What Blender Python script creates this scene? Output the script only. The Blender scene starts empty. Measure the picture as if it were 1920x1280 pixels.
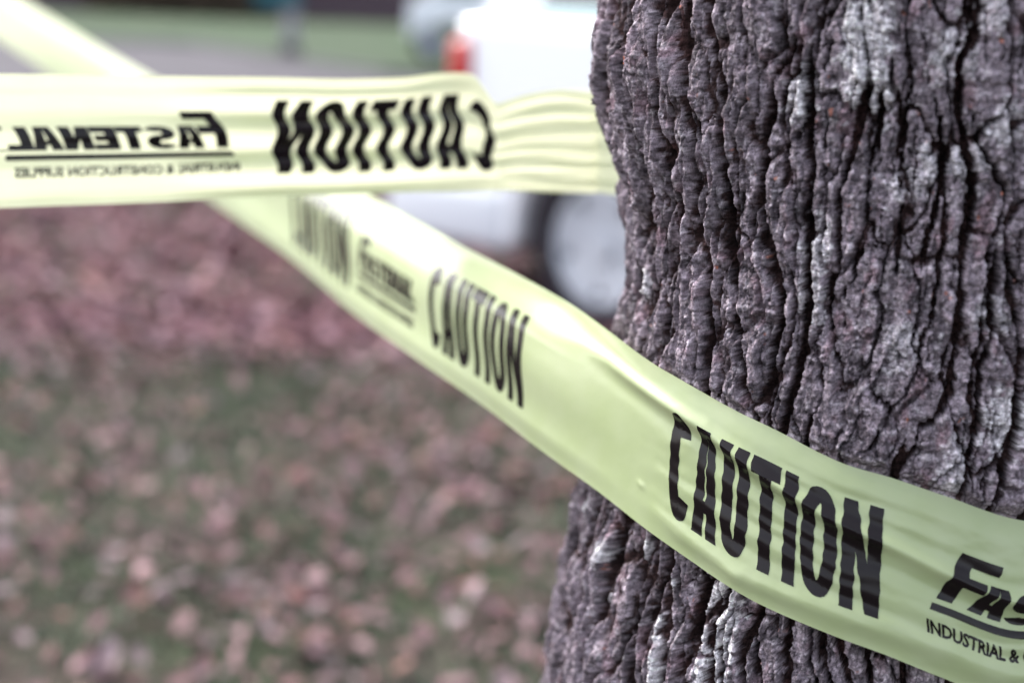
import bpy, bmesh, math, random
import numpy as np
from mathutils import Vector, Matrix
from mathutils.geometry import tessellate_polygon

C = bpy.context.scene.collection
sc = bpy.context.scene
rad = math.radians

# ------------------------------------------------------------------ camera
FPX = 2667.0          # focal length in photo pixels (50 mm on a 36 mm sensor, 1920 px)
CAM_H = 1.15
PITCH = math.atan(615 / FPX)
ROLL = rad(2.3)
O = np.array([0.0, 0.0, CAM_H])
FWD = np.array([0, math.cos(PITCH), -math.sin(PITCH)])
_r0 = np.array([1.0, 0, 0]); _u0 = np.cross(_r0, FWD)
RIGHT = _r0 * math.cos(ROLL) + _u0 * math.sin(ROLL)
UP = -_r0 * math.sin(ROLL) + _u0 * math.cos(ROLL)
cam_data = bpy.data.cameras.new('camera')
cam = bpy.data.objects.new('camera', cam_data); C.objects.link(cam)
cam.matrix_world = Matrix(((RIGHT[0], UP[0], -FWD[0], 0), (RIGHT[1], UP[1], -FWD[1], 0),
                           (RIGHT[2], UP[2], -FWD[2], CAM_H), (0, 0, 0, 1)))
cam_data.lens = 50; cam_data.sensor_width = 36; cam_data.sensor_fit = 'HORIZONTAL'
cam_data.clip_start = 0.02; cam_data.clip_end = 3000
cam_data.dof.use_dof = True
cam_data.dof.focus_distance = 0.663
cam_data.dof.aperture_fstop = 3.6
cam_data.dof.aperture_blades = 0
sc.camera = cam

# ------------------------------------------------------------------ light
SUN_EL, SUN_AZ = 48.0, 308.0      # azimuth clockwise from +Y (view direction)
world = bpy.data.worlds.new('World'); sc.world = world; world.use_nodes = True
wn = world.node_tree.nodes; wl = world.node_tree.links
sky = wn.new('ShaderNodeTexSky'); sky.sky_type = 'NISHITA'; sky.sun_disc = False
sky.sun_elevation = rad(SUN_EL); sky.sun_rotation = rad(SUN_AZ)
sky.air_density = 1.0; sky.dust_density = 4.0; sky.ozone_density = 1.0
bg = wn['Background']; bg.inputs['Strength'].default_value = 0.15
hsv = wn.new('ShaderNodeHueSaturation'); hsv.inputs['Saturation'].default_value = 0.38     # thin high cloud
wl.new(sky.outputs[0], hsv.inputs['Color']); wl.new(hsv.outputs[0], bg.inputs[0])
sd = bpy.data.lights.new('sun', 'SUN'); sd.energy = 0.5; sd.angle = rad(34); sd.color = (1.0, 0.96, 0.9)
sun = bpy.data.objects.new('sun', sd); C.objects.link(sun)
_d = Vector((math.sin(rad(SUN_AZ)) * math.cos(rad(SUN_EL)), math.cos(rad(SUN_AZ)) * math.cos(rad(SUN_EL)), math.sin(rad(SUN_EL))))
sun.rotation_euler = _d.to_track_quat('Z', 'Y').to_euler()
sun.location = (3, -2, 6)
sc.view_settings.view_transform = 'Standard'; sc.view_settings.look = 'None'
sc.view_settings.gamma = 1; sc.view_settings.exposure = 2.2
sc.render.engine = 'CYCLES'
sc.cycles.max_bounces = 6

# ------------------------------------------------------------------ helpers
def tag(o, label=None, cat=None, group=None, kind=None):
    if label: o['label'] = label
    if cat: o['category'] = cat
    if group: o['group'] = group
    if kind: o['kind'] = kind
    return o

def empty(name, loc=(0, 0, 0), rz=0.0):
    o = bpy.data.objects.new(name, None); C.objects.link(o)
    o.location = loc; o.rotation_euler = (0, 0, rz); o.empty_display_size = 0.1
    return o

def mesh_obj(name, me, mat=None, parent=None, smooth=True):
    o = bpy.data.objects.new(name, me); C.objects.link(o)
    if mat: me.materials.append(mat)
    if parent: o.parent = parent
    if smooth:
        me.polygons.foreach_set('use_smooth', [True] * len(me.polygons))
    return o

def bm_obj(name, bm, mat=None, parent=None, smooth=False):
    me = bpy.data.meshes.new(name); bm.to_mesh(me); bm.free()
    return mesh_obj(name, me, mat, parent, smooth)

def np_mesh(name, verts, faces, n=4):
    """verts (N,3); faces (M,n) integer array"""
    me = bpy.data.meshes.new(name)
    verts = np.asarray(verts, np.float32); faces = np.asarray(faces, np.int32)
    me.vertices.add(len(verts)); me.vertices.foreach_set('co', verts.ravel())
    me.loops.add(faces.size); me.loops.foreach_set('vertex_index', faces.ravel())
    me.polygons.add(len(faces))
    me.polygons.foreach_set('loop_start', np.arange(0, faces.size, n, dtype=np.int32))
    me.polygons.foreach_set('loop_total', np.full(len(faces), n, np.int32))
    me.update(calc_edges=True); me.validate()
    return me

def add_col(me, name, rgb):
    a = me.color_attributes.new(name, 'FLOAT_COLOR', 'POINT')
    out = np.ones((len(rgb), 4), np.float32); out[:, :3] = rgb
    a.data.foreach_set('color', out.ravel())

def box(bm, x0, x1, y0, y1, z0, z1, bev=0.0, seg=2):
    r = bmesh.ops.create_cube(bm, size=1)
    vs = r['verts']
    for v in vs:
        v.co = Vector(((x0 + x1) / 2 + v.co.x * (x1 - x0), (y0 + y1) / 2 + v.co.y * (y1 - y0), (z0 + z1) / 2 + v.co.z * (z1 - z0)))
    if bev > 0:
        es = {e for v in vs for e in v.link_edges}
        bmesh.ops.bevel(bm, geom=list(es), offset=bev, segments=seg, affect='EDGES', profile=0.5)

def cyl(bm, c, axis, r, h, n=32, r2=None):
    m = Vector(axis).normalized().to_track_quat('Z', 'Y').to_matrix().to_4x4()
    m.translation = Vector(c)
    return bmesh.ops.create_cone(bm, cap_ends=True, segments=n, radius1=r, radius2=r if r2 is None else r2, depth=h, matrix=m)

def lathe(bm, prof, n=48, axis='y'):
    """prof: list of (r, a); revolve about axis"""
    rings = []
    for r, a in prof:
        ring = []
        for i in range(n):
            t = 2 * math.pi * i / n
            p = (r * math.cos(t), a, r * math.sin(t)) if axis == 'y' else (r * math.cos(t), r * math.sin(t), a)
            ring.append(bm.verts.new(p))
        rings.append(ring)
    for A, B in zip(rings, rings[1:]):
        for i in range(n):
            bm.faces.new((A[i], A[(i + 1) % n], B[(i + 1) % n], B[i]))
    return rings

def node_mat(name, col=(0.5, 0.5, 0.5), rough=0.6, metal=0.0, spec=0.5, coat=0.0):
    m = bpy.data.materials.new(name); m.use_nodes = True
    b = m.node_tree.nodes['Principled BSDF']
    b.inputs['Base Color'].default_value = (*col, 1); b.inputs['Roughness'].default_value = rough
    b.inputs['Metallic'].default_value = metal; b.inputs['Specular IOR Level'].default_value = spec
    b.inputs['Coat Weight'].default_value = coat; b.inputs['Coat Roughness'].default_value = 0.06
    return m, m.node_tree.nodes, m.node_tree.links, b

def noisy(name, c1, c2, scale, rough=0.7, detail=6, bump=0.0, bscale=None, metal=0.0, coat=0.0, spec=0.06, c3=None):
    m, n, l, b = node_mat(name, c1, rough, metal, spec, coat)
    tc = n.new('ShaderNodeTexCoord'); t = n.new('ShaderNodeTexNoise')
    t.inputs['Scale'].default_value = scale; t.inputs['Detail'].default_value = detail
    l.new(tc.outputs['Object'], t.inputs['Vector'])
    r = n.new('ShaderNodeValToRGB'); r.color_ramp.elements[0].position = 0.35; r.color_ramp.elements[1].position = 0.65
    r.color_ramp.elements[0].color = (*c1, 1); r.color_ramp.elements[1].color = (*c2, 1)
    if c3:
        e = r.color_ramp.elements.new(0.5); e.color = (*c3, 1)
    l.new(t.outputs['Fac'], r.inputs['Fac']); l.new(r.outputs['Color'], b.inputs['Base Color'])
    if bump:
        t2 = n.new('ShaderNodeTexNoise'); t2.inputs['Scale'].default_value = bscale or scale * 4; t2.inputs['Detail'].default_value = 8
        l.new(tc.outputs['Object'], t2.inputs['Vector'])
        bp = n.new('ShaderNodeBump'); bp.inputs['Strength'].default_value = bump; bp.inputs['Distance'].default_value = 0.01
        l.new(t2.outputs['Fac'], bp.inputs['Height']); l.new(bp.outputs['Normal'], b.inputs['Normal'])
    return m

def ray(x, y): return FWD + RIGHT * ((x - 960) / FPX) + UP * ((640 - y) / FPX)
def pt(x, y, D): return O + ray(x, y) * D
def ground_pt(x, y, z=0.0):
    d = ray(x, y); t = (z - CAM_H) / d[2]; return O + d * t

# ---- numpy noise
def _h(ix, iy, seed):
    h = (ix.astype(np.int64) * 374761393 + iy.astype(np.int64) * 668265263 + seed * 974634777) & 0xFFFFFFFF
    h = ((h ^ (h >> 13)) * 1274126177) & 0xFFFFFFFF
    h = ((h ^ (h >> 16)) * 2246822519) & 0xFFFFFFFF
    return ((h ^ (h >> 15)) & 0xFFFFFF) / float(0xFFFFFF)

def perlin(x, y, seed=0):
    ix = np.floor(x); iy = np.floor(y); fx = x - ix; fy = y - iy
    ux = fx * fx * fx * (fx * (fx * 6 - 15) + 10); uy = fy * fy * fy * (fy * (fy * 6 - 15) + 10)
    def g(dx, dy):
        a = _h(ix + dx, iy + dy, seed) * 2 * np.pi
        return np.cos(a) * (fx - dx) + np.sin(a) * (fy - dy)
    n0 = g(0, 0) * (1 - ux) + g(1, 0) * ux
    n1 = g(0, 1) * (1 - ux) + g(1, 1) * ux
    return (n0 * (1 - uy) + n1 * uy) * 1.5

def fbm(x, y, oct=4, seed=0, gain=0.5, lac=2.03):
    s = 0; a = 1; t = 0
    for i in range(oct):
        s = s + a * perlin(x * lac ** i + 13.7 * i, y * lac ** i - 7.1 * i, seed + i); t += a; a *= gain
    return s / t

def ridged(x, y, oct=3, seed=0, gain=0.55):
    s = 0; a = 1; t = 0
    for i in range(oct):
        s = s + a * (1 - np.abs(perlin(x * 2.07 ** i + 5.3 * i, y * 2.07 ** i + 9.1 * i, seed + i)) * 2); t += a; a *= gain
    return s / t

def voronoi(x, y, seed=0, jit=0.9):
    ix = np.floor(x); iy = np.floor(y)
    f1 = np.full(x.shape, 9.0); f2 = np.full(x.shape, 9.0); cid = np.zeros(x.shape); dxm = np.zeros(x.shape); dym = np.zeros(x.shape)
    for dx in (-1, 0, 1):
        for dy in (-1, 0, 1):
            cx = ix + dx; cy = iy + dy
            px = cx + 0.5 + (_h(cx, cy, seed) - 0.5) * jit; py = cy + 0.5 + (_h(cx, cy, seed + 77) - 0.5) * jit
            ddx = x - px; ddy = y - py; d = np.sqrt(ddx ** 2 + ddy ** 2)
            near = d < f1
            f2 = np.where(near, f1, np.minimum(f2, d))
            cid = np.where(near, _h(cx, cy, seed + 191), cid)
            dxm = np.where(near, ddx, dxm); dym = np.where(near, ddy, dym)
            f1 = np.where(near, d, f1)
    return f1, f2, cid, dxm, dym

def sstep(a, b, x):
    t = np.clip((x - a) / (b - a), 0, 1); return t * t * (3 - 2 * t)

# ================================================================== TREE
TC = (0.2122, 0.7601)          # trunk axis
_zt = [-0.1, 0.0, 0.15, 0.40, 0.62, 0.769, 0.829, 0.8615, 0.8935, 0.94, 0.987, 1.011, 1.037, 1.066, 1.103, 1.131, 1.1585, 1.25, 1.6, 2.4, 3.2, 4.4]
_rt = [0.36, 0.31, 0.255, 0.215, 0.197, 0.1861, 0.1811, 0.1765, 0.1705, 0.163, 0.154, 0.1515, 0.1515, 0.158, 0.172, 0.175, 0.172, 0.169, 0.165, 0.152, 0.135, 0.10]
def R_left(z): return np.interp(z, _zt, _rt)
_rs = [0.36, 0.31, 0.255, 0.205, 0.185, 0.176, 0.173, 0.172, 0.170, 0.168, 0.167, 0.166, 0.166, 0.166, 0.167, 0.168, 0.168, 0.168, 0.165, 0.152, 0.135, 0.10]
def R_side(z): return np.interp(z, _zt, _rs)
PHC = math.atan2(-TC[1], -TC[0])                   # direction from the trunk to the camera
PHL = PHC - rad(77)                                # visible left silhouette (angles run clockwise to the left)
def R_of(phi, z):
    w = np.exp(-((((phi - PHL + np.pi) % (2 * np.pi)) - np.pi) / rad(42)) ** 2)
    return R_left(z) * w + R_side(z) * (1 - w)

def px_to_sz(x, y, R=0.172):
    d = ray(x, y); a = d[0] ** 2 + d[1] ** 2; b = d[0] * TC[0] + d[1] * TC[1]
    c = TC[0] ** 2 + TC[1] ** 2 - R * R; q = max(b * b - a * c, 0)
    t = (b - math.sqrt(q)) / a; P = O + d * t
    return math.atan2(P[1] - TC[1], P[0] - TC[0]), P[2], t

# dense columns facing the view, sparse ones behind
def build_trunk(mat, parent):
    lo, hi = PHC - rad(105), PHC + rad(62)
    nd = 1060
    _t = np.linspace(0, 1, nd); dense = lo + (hi - lo) * (0.72 * _t + 0.28 * _t ** 2)
    rest = np.linspace(hi, lo + 2 * np.pi, 170)[1:-1]
    phis = np.concatenate([dense, rest])
    z1 = np.linspace(0.745, 1.185, 880)
    zl = [0.745]; st = 0.0006
    while zl[-1] > -0.04:
        zl.append(zl[-1] - st); st = min(st * 1.06, 0.006)
    zu = [1.185]; st = 0.0006
    while zu[-1] < 4.3:
        zu.append(zu[-1] + st); st = min(st * 1.05, 0.012)
    zs = np.concatenate([np.array(zl[1:])[::-1], z1, np.array(zu[1:])])
    P, Z = np.meshgrid(phis, zs)
    # unwrapped coordinates in millimetres; periodic seam hidden at the back
    S = (P - PHC) * 168.0; Zm = Z * 1000.0
    h, weath_shade, col = bark(S, Zm, Z)
    # steep furrow walls: run the relief lengthways instead of letting it break into rungs
    def blurz(a, r):
        c = np.cumsum(np.pad(a, ((r + 1, r), (0, 0)), 'edge'), 0); return (c[2 * r + 1:] - c[:-2 * r - 1]) / (2 * r + 1)
    def blurs(a, r):
        c = np.cumsum(np.pad(a, ((0, 0), (r + 1, r)), 'edge'), 1); return (c[:, 2 * r + 1:] - c[:, :-2 * r - 1]) / (2 * r + 1)
    sd_ = sstep(-10, -125, S)
    hz = blurz(blurz(h, 5), 4); hz = hz * (1 - sd_) + blurz(blurz(h, 10), 7) * sd_
    gs = np.abs(np.gradient(hz, axis=1)) / np.maximum(np.abs(np.gradient(S, axis=1)), 1e-6)
    wall = sstep(0.8 - .6 * sd_, 2.2 - 1.5 * sd_, blurs(gs, 2)); wall = blurz(wall, 5)
    h = h * (1 - (.45 + .5 * sd_) * wall) + hz * (.45 + .5 * sd_) * wall
    # fade relief at the seam so that the wrap closes
    edge = np.minimum(np.abs(P - P.min()), np.abs(P.max() - P))
    wrapw = sstep(0.0, 0.12, edge); wrapw[:, :nd] = 1
    h = h * wrapw
    R = R_of(P, Z)
    tx = 0.9 * fbm(S / 5.0, Zm / 16.0, 2, 901) * wrapw        # sideways shift: ragged edges
    Pd = P + tx / 168.0
    Zd = Z + 0.0008 * fbm(S / 7.0, Zm / 12.0, 2, 911) * wrapw
    Rr = R + h / 1000.0
    # the tape presses loose scales flat where it touches the bark
    us = np.linspace(u_front(1075), ULs + 0.02, 500)
    t = np.interp(us, ulen, tt); T = catmull(st_T, t); B = catmull(st_B, t)
    cc = (T + B) / 2
    ph = np.unwrap(np.arctan2(cc[:, 1] - TC[1], cc[:, 0] - TC[0])); ph += 2 * np.pi * np.round((PHC - rad(60) - ph[0]) / (2 * np.pi))
    if ph[-1] < ph[0]: raise RuntimeError('tape direction')
    rT = np.hypot(T[:, 0] - TC[0], T[:, 1] - TC[1]); rB = np.hypot(B[:, 0] - TC[0], B[:, 1] - TC[1])
    for shift in (0, 2 * np.pi, -2 * np.pi):
        Q = Pd + shift; ok = (Q >= ph[0]) & (Q <= ph[-1])
        zt = np.interp(Q, ph, T[:, 2]); zb = np.interp(Q, ph, B[:, 2])
        v = np.clip((Zd - zb) / (zt - zb), 0, 1)
        lim = np.interp(Q, ph, rB) * (1 - v) + np.interp(Q, ph, rT) * v - 0.0042
        out = np.maximum(np.maximum(Zd - zt, zb - Zd), 0)
        lim = lim + out * 1.1
        Rr = np.where(ok & (Rr > lim), lim + 0.12 * np.clip(Rr - lim, 0, .004) * (out > 0), Rr)
    V = np.stack([TC[0] + Rr * np.cos(Pd), TC[1] + Rr * np.sin(Pd), Zd], -1)
    # crust and crumbs grow along the true surface normal, so furrow walls carry them as well
    du = np.roll(V, -1, 1) - np.roll(V, 1, 1); dv = np.gradient(V, axis=0)
    nn = np.cross(du, dv); nn /= np.maximum(np.linalg.norm(nn, axis=2, keepdims=True), 1e-12)
    X, Y, ZZ = V[..., 0] * 1000, V[..., 1] * 1000, V[..., 2] * 1000
    g = 0
    for k, an in enumerate((0.25, 1.30, 2.35)):
        q = X * math.cos(an) + Y * math.sin(an)
        g = g + fbm(q / 3.0, ZZ / 4.6, 4, 401 + 20 * k, .72)
        wq = q + .8 * fbm(q / 2, ZZ / 2, 2, 405 + k)
        c1, c2, ci_, cx_, cy_ = voronoi(wq / 3.2, (ZZ + .6 * q) / 5.5, 407 + k, 1.0)
        g = g + .55 * ((ci_ - .5) + 1.8 * (((ci_ * 91.7) % 1.0 - .5) * cx_ + ((ci_ * 57.3) % 1.0 - .5) * cy_))
    # fine colour grain, also in space rather than unwrapped
    n1 = 0; n2 = 0
    for k, an in enumerate((0.6, 1.65, 2.7)):
        q = X * math.cos(an) + Y * math.sin(an)
        n1 = n1 + fbm(q / 1.9, ZZ / 2.5, 3, 501 + 10 * k, .75); n2 = n2 + fbm(q / 3.2, ZZ / 4.6, 3, 551 + 10 * k, .65)
    hi = (sstep(0.0, 0.85, n2) * weath_shade)[..., None]
    col = col * (1 - .75 * hi) + np.array([0.50, 0.47, 0.50]) * .75 * hi * (.6 + .4 * np.clip(col / .25, 0, 1))
    col = np.clip(col * np.clip(1.08 + 1.05 * n1, .30, 2.1)[..., None], 0.006, 0.9)
    den = np.zeros(P.shape[1]); den[:nd] = 1
    V = V + nn * (g * (0.00075 - 0.00015 * sd_) * wrapw * den[None, :])[..., None]
    nr, nc = P.shape
    idx = np.arange(nr * nc).reshape(nr, nc)
    a = idx[:-1]; b = idx[1:]
    f = np.stack([a, np.roll(a, -1, 1), np.roll(b, -1, 1), b], -1).reshape(-1, 4)
    me = np_mesh('trunk', V.reshape(-1, 3), f)
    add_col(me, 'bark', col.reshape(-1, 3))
    return mesh_obj('trunk', me, mat, parent)

LICHEN = [  # photo x, y, half-width mm, half-height mm, strength
    (1625, 60, 8, 17, 1.0), (1618, 150, 8, 14, 1.0), (1640, 190, 6, 9, .8), (1490, 180, 7, 10, .75), (1520, 470, 6, 12, .7), (1515, 560, 6, 9, .6),
    (1850, 30, 7, 8, .6), (1790, 110, 9, 10, .55), (1760, 300, 7, 7, .6), (1900, 230, 7, 7, .6), (1820, 310, 6, 9, .5),
    (1350, 1145, 8, 15, 1.0), (1345, 1210, 9, 12, 1.0), (1330, 1262, 8, 8, 1.0), (1242, 1190, 4, 9, 1.0), (1240, 1240, 4, 9, 1.0),
    (1130, 1035, 6, 7, .95), (1200, 1030, 3, 7, .95), (1092, 950, 3, 7, .9), (1255, 1095, 3, 3, .8), (1138, 1120, 3, 6, .7), (1145, 535, 4, 7, .9),
    (1895, 800, 8, 12, .8), (1800, 880, 6, 12, .5), (1690, 650, 6, 9, .4), (1870, 600, 7, 8, .45), (1700, 350, 7, 8, .45)]

def bark(S, Zm, Z):
    # domain warp
    wx = 15 * fbm(S / 60, Zm / 80, 3, 11) + 2.6 * fbm(S / 11, Zm / 21, 3, 21)
    wz = 14 * fbm(S / 60, Zm / 80, 2, 31) + 4 * fbm(S / 10, Zm / 16, 2, 35)
    s = S + wx; z = Zm + wz
    side = sstep(-10, -125, S)
    # jagged outline shared by every crack
    jag = 1.25 * fbm(S / 5.0, Zm / 9.0, 3, 44, .6) + 0.55 * fbm(S / 1.5, Zm / 3.2, 2, 45, .6)
    sj = s + 1.5 * jag
    # flat plates at slightly different levels
    f1, f2, cid, dx, dy = voronoi(sj / 15.0 + 40, (z + 2 * jag) / 46.0 + 7, 3, 1.0)
    edge = f2 - f1
    h = 4.2 * (cid - 0.5) + 1.8 * dx + 1.2 * dy
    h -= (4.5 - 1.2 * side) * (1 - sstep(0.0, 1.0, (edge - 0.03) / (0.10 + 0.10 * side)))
    # long wandering cracks, wide and deep to narrow and shallow
    rem = np.zeros_like(S)
    for (sx, sz, wmm, dp, sd, dens) in ((21, 150, 2.1, 11.0, 43, .3), (27, 110, 1.3, 8.0, 47, .0), (11, 60, 0.8, 4.0, 49, -.38), (6.5, 34, 0.42, 1.5, 53, -.3)):
        p0 = perlin((s - 0.2 * wx) / sx + sd, z / sz, sd)
        g0 = np.sqrt((np.gradient(p0, axis=1) / np.gradient(S, axis=1)) ** 2 + (np.gradient(p0, axis=0) / np.gradient(Zm, axis=0)) ** 2)
        pn = np.abs(perlin((sj - 0.2 * wx) / sx + sd, z / sz, sd)) / np.maximum(g0, 0.75 / sx)
        pn = pn + 2.5 * sstep(0.95 / sx, 0.4 / sx, g0)
        ww = wmm * np.clip(0.82 + dens + 1.2 * fbm(S / 22, Zm / 38, 3, sd + 2) + .35 * side, 0, 1.6)
        qn = pn / np.maximum(ww, 1e-3); lo_ = 0.55 - 0.5 * side; hi_ = 1.05 + 0.55 * side
        qn = np.clip((qn - lo_) / (hi_ - lo_), 0, 1); c = 1 - qn * qn * (3 - 2 * qn); c = c * sstep(0.12, .4, ww)
        h -= dp * c * (0.8 + 0.4 * side)
        rem = np.maximum(rem, c * dp / 10)
    g1, g2, gid, gx, gy = voronoi((sj) / 6.0 + 11, z / 19.0 + 3, 9, 1.0)
    h += 1.5 * (gid - 0.5) + 0.9 * gx - 0.6 * (1 - sstep(0, .07, g2 - g1))
    def chips(x, y, seed):
        c1, c2, ci_, cx_, cy_ = voronoi(x, y, seed, 1.0)
        ra = (ci_ * 91.7) % 1.0 - .5; rb = (ci_ * 57.3) % 1.0 - .5
        return (ci_ - .5) + 2.0 * (ra * cx_ + rb * cy_) - .4 * (1 - sstep(0, .12, c2 - c1))
    wj = 0.9 * fbm(S / 2.2, Zm / 2.6, 3, 141, .6)
    h += 0.6 * chips((S + wj) / 3.0, (Zm + 1.6 * wj) / 7.0, 147)
    # flaking in thin layers with torn edges
    def layers(q, n, sharp=0.82):
        q = q * n; fl = np.floor(q); fr = q - fl
        return (fl + sstep(sharp, 1.0, fr)) / n
    lay = 1.25 * fbm((s + wj) / 8.0, (z + 2 * wj) / 20.0, 4, 64, .58)
    h += 3.0 * layers(lay * 0.5 + 0.5, 7, 0.8) - 1.5
    kid = gid
    # broken blocks on the shaded left flank
    h += side * (3.4 * chips((S + 2.5 * wj) / 10.0, (Zm + 4 * wj) / 24.0, 161) + 4.5 * fbm(S / 17, Zm / 26, 3, 165, .5))
    # fibres and crust
    h += 0.55 * ridged(s / 1.7, z / 13.0, 3, 91, .6) - .3
    grain = fbm(S / 2.0, Zm / 2.9, 4, 95, 0.78)
    h += 0.25 * grain
    h += 1.6 * fbm(S / 60, Zm / 120, 2, 99)
    # lichen / peeled pale bark
    lich = np.zeros_like(S)
    lw = 1.0 * fbm(S / 6, Zm / 6, 4, 201, 0.6)
    for (x, y, a, b, k) in LICHEN:
        ph, zz, _ = px_to_sz(x, y)
        ds = (S - (ph - PHC) * 168.0) / (a * 1.25); dz = (Zm - zz * 1000) / (b * 1.2)
        d = np.sqrt(ds ** 2 + dz ** 2) + 1.1 * lw
        lich = np.maximum(lich, k * sstep(1.15, 0.75, d))
    spots = sstep(0.32, 0.5, fbm(S / 7, Zm / 7, 4, 211, 0.6)) * 0.5
    lich = np.maximum(lich, spots * sstep(-60, 20, S))
    streak = sstep(-0.25, 0.15, fbm(S / 5.0, Zm / 2.6, 3, 221, .6))
    lich = lich * (0.55 + 0.45 * streak) * sstep(-5, -2.5, h)
    h += 1.2 * lich
    # colours: weathered grey scales, reddish inner bark plus painted furrow shade, orange chips
    weath_shade = sstep(-6.5, -2.0, h)
    c_in_shade = np.array([0.026, 0.016, 0.016]); c_out = np.array([0.118, 0.104, 0.124]); c_hi = np.array([0.38, 0.365, 0.40]); c_li = np.array([0.47, 0.48, 0.52])
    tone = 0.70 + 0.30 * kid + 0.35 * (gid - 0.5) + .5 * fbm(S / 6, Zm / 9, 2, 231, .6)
    col = c_in_shade[None, None] + (c_out - c_in_shade)[None, None] * weath_shade[..., None]
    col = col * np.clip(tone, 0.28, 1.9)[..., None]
    pk = sstep(0.15, 0.45, fbm(S / 12, Zm / 22, 3, 251))[..., None] * 0.45
    col = col * (1 - pk) + col * np.array([1.30, 0.92, 0.93]) * pk
    org = (sstep(0.50, 0.62, fbm(S / 5, Zm / 9, 3, 261, .6)) * sstep(-5, -2, h) * sstep(2.5, 0, h))[..., None]
    col = col * (1 - org) + np.array([0.24, 0.085, 0.05]) * org
    L = np.clip(lich, 0, 1)[..., None]
    lt = (0.80 + 0.45 * fbm(S / 2.5, Zm / 1.9, 3, 271, .6))[..., None]
    col = col * (1 - L) + c_li * lt * L
    # plateau: keep the highest scales inside the traced outline
    cap = 3.0 + 2.5 * side
    h = np.where(h > cap, cap + (h - cap) * 0.45, h)
    h = np.where(h < -13, -13 + (h + 13) * 0.4, h)
    return h, weath_shade, np.clip(col * np.array([1.78, 1.67, 1.64]), 0.008, 0.9)

def bark_material():
    m, n, l, b = node_mat('bark', (0.15, 0.13, 0.15), 1.0, 0, 0.12)
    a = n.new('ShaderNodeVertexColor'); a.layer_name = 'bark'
    tc = n.new('ShaderNodeTexCoord')
    mp = n.new('ShaderNodeMapping'); mp.inputs['Scale'].default_value = (1, 1, 0.55)
    l.new(tc.outputs['Object'], mp.inputs['Vector'])
    t = n.new('ShaderNodeTexNoise'); t.inputs['Scale'].default_value = 1500; t.inputs['Detail'].default_value = 4; t.inputs['Roughness'].default_value = .65
    l.new(mp.outputs[0], t.inputs['Vector'])
    mr = n.new('ShaderNodeMapRange'); mr.inputs['From Min'].default_value = 0.3; mr.inputs['From Max'].default_value = 0.7
    mr.inputs['To Min'].default_value = 0.58; mr.inputs['To Max'].default_value = 1.42
    l.new(t.outputs['Fac'], mr.inputs['Value'])
    mx = n.new('ShaderNodeVectorMath'); mx.operation = 'SCALE'
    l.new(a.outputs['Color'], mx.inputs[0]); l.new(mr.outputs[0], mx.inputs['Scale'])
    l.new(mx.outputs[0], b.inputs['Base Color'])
    bp = n.new('ShaderNodeBump'); bp.inputs['Strength'].default_value = 0.8; bp.inputs['Distance'].default_value = 0.0008
    l.new(t.outputs['Fac'], bp.inputs['Height'])
    t3 = n.new('ShaderNodeTexNoise'); t3.inputs['Scale'].default_value = 420; t3.inputs['Detail'].default_value = 5; t3.inputs['Roughness'].default_value = .7
    l.new(mp.outputs[0], t3.inputs['Vector'])
    b3 = n.new('ShaderNodeBump'); b3.inputs['Strength'].default_value = 0.8; b3.inputs['Distance'].default_value = 0.003
    l.new(t3.outputs['Fac'], b3.inputs['Height']); l.new(bp.outputs[0], b3.inputs['Normal']); l.new(b3.outputs[0], b.inputs['Normal'])
    return m

tree = empty('tree', (TC[0], TC[1], 0))
tag(tree, 'big tree with rough furrowed purple-grey bark and pale lichen patches, wrapped in yellow tape', 'tree')
bark_mat = bark_material()

# ================================================================== TAPE
# edge traces: (x_top, y_top, x_bottom, y_bottom, distance)
FRONT = [(-330, -228, -330, -120, 4.6), (-130, -108, -130, -4, 3.2), (60, 12, 56, 114, 2.6), (220, 112, 214, 244, 1.95), (400, 213, 397, 381, 1.48), (545, 299, 542, 487, 1.235),
         (660, 366, 656, 586, 1.075), (785, 436, 780, 676, 0.925), (900, 498, 896, 757, 0.848), (1017, 562, 1010, 845, 0.778),
         (1134, 627, 1124, 925, 0.727), (1252, 699, 1240, 1014, 0.686), (1369, 766, 1352, 1093, 0.660), (1448, 804, 1432, 1138, 0.647), (1573, 866, 1555, 1190, 0.633),
         (1676, 897, 1660, 1228, 0.627), (1780, 932, 1765, 1270, 0.625), (1920, 976, 1905, 1318, 0.628)]
LEFT = [(1130, 168, 1130, 362, 0.975), (1112, 171, 1112, 362, 0.972), (1047, 167, 1047, 361, 0.965), (985, 177, 985, 359, 0.958), (950, 188, 950, 358, 0.953), (930, 192, 930, 358, 0.951), (910, 166, 912, 358, 0.948), (886, 139, 890, 359, 0.945),
        (828, 136, 830, 360, 0.937), (755, 146, 756, 361, 0.925), (646, 150, 646, 365, 0.905), (500, 147, 500, 369, 0.882),
        (269, 144, 269, 380, 0.845), (0, 140, 0, 390, 0.812), (-260, 138, -260, 402, 0.78), (-700, 130, -700, 424, 0.73)]
st_T, st_B, st_px, st_reg = [], [], [], []
W = 0.076
def add_station(xt, yt, xb, yb, D, reg, px):
    T = pt(xt, yt, D); B = pt(xb, yb, D)
    st_T.append(T); st_B.append(B); st_px.append(px); st_reg.append(reg)
for a in FRONT: add_station(*a, 0, a[0])
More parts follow.
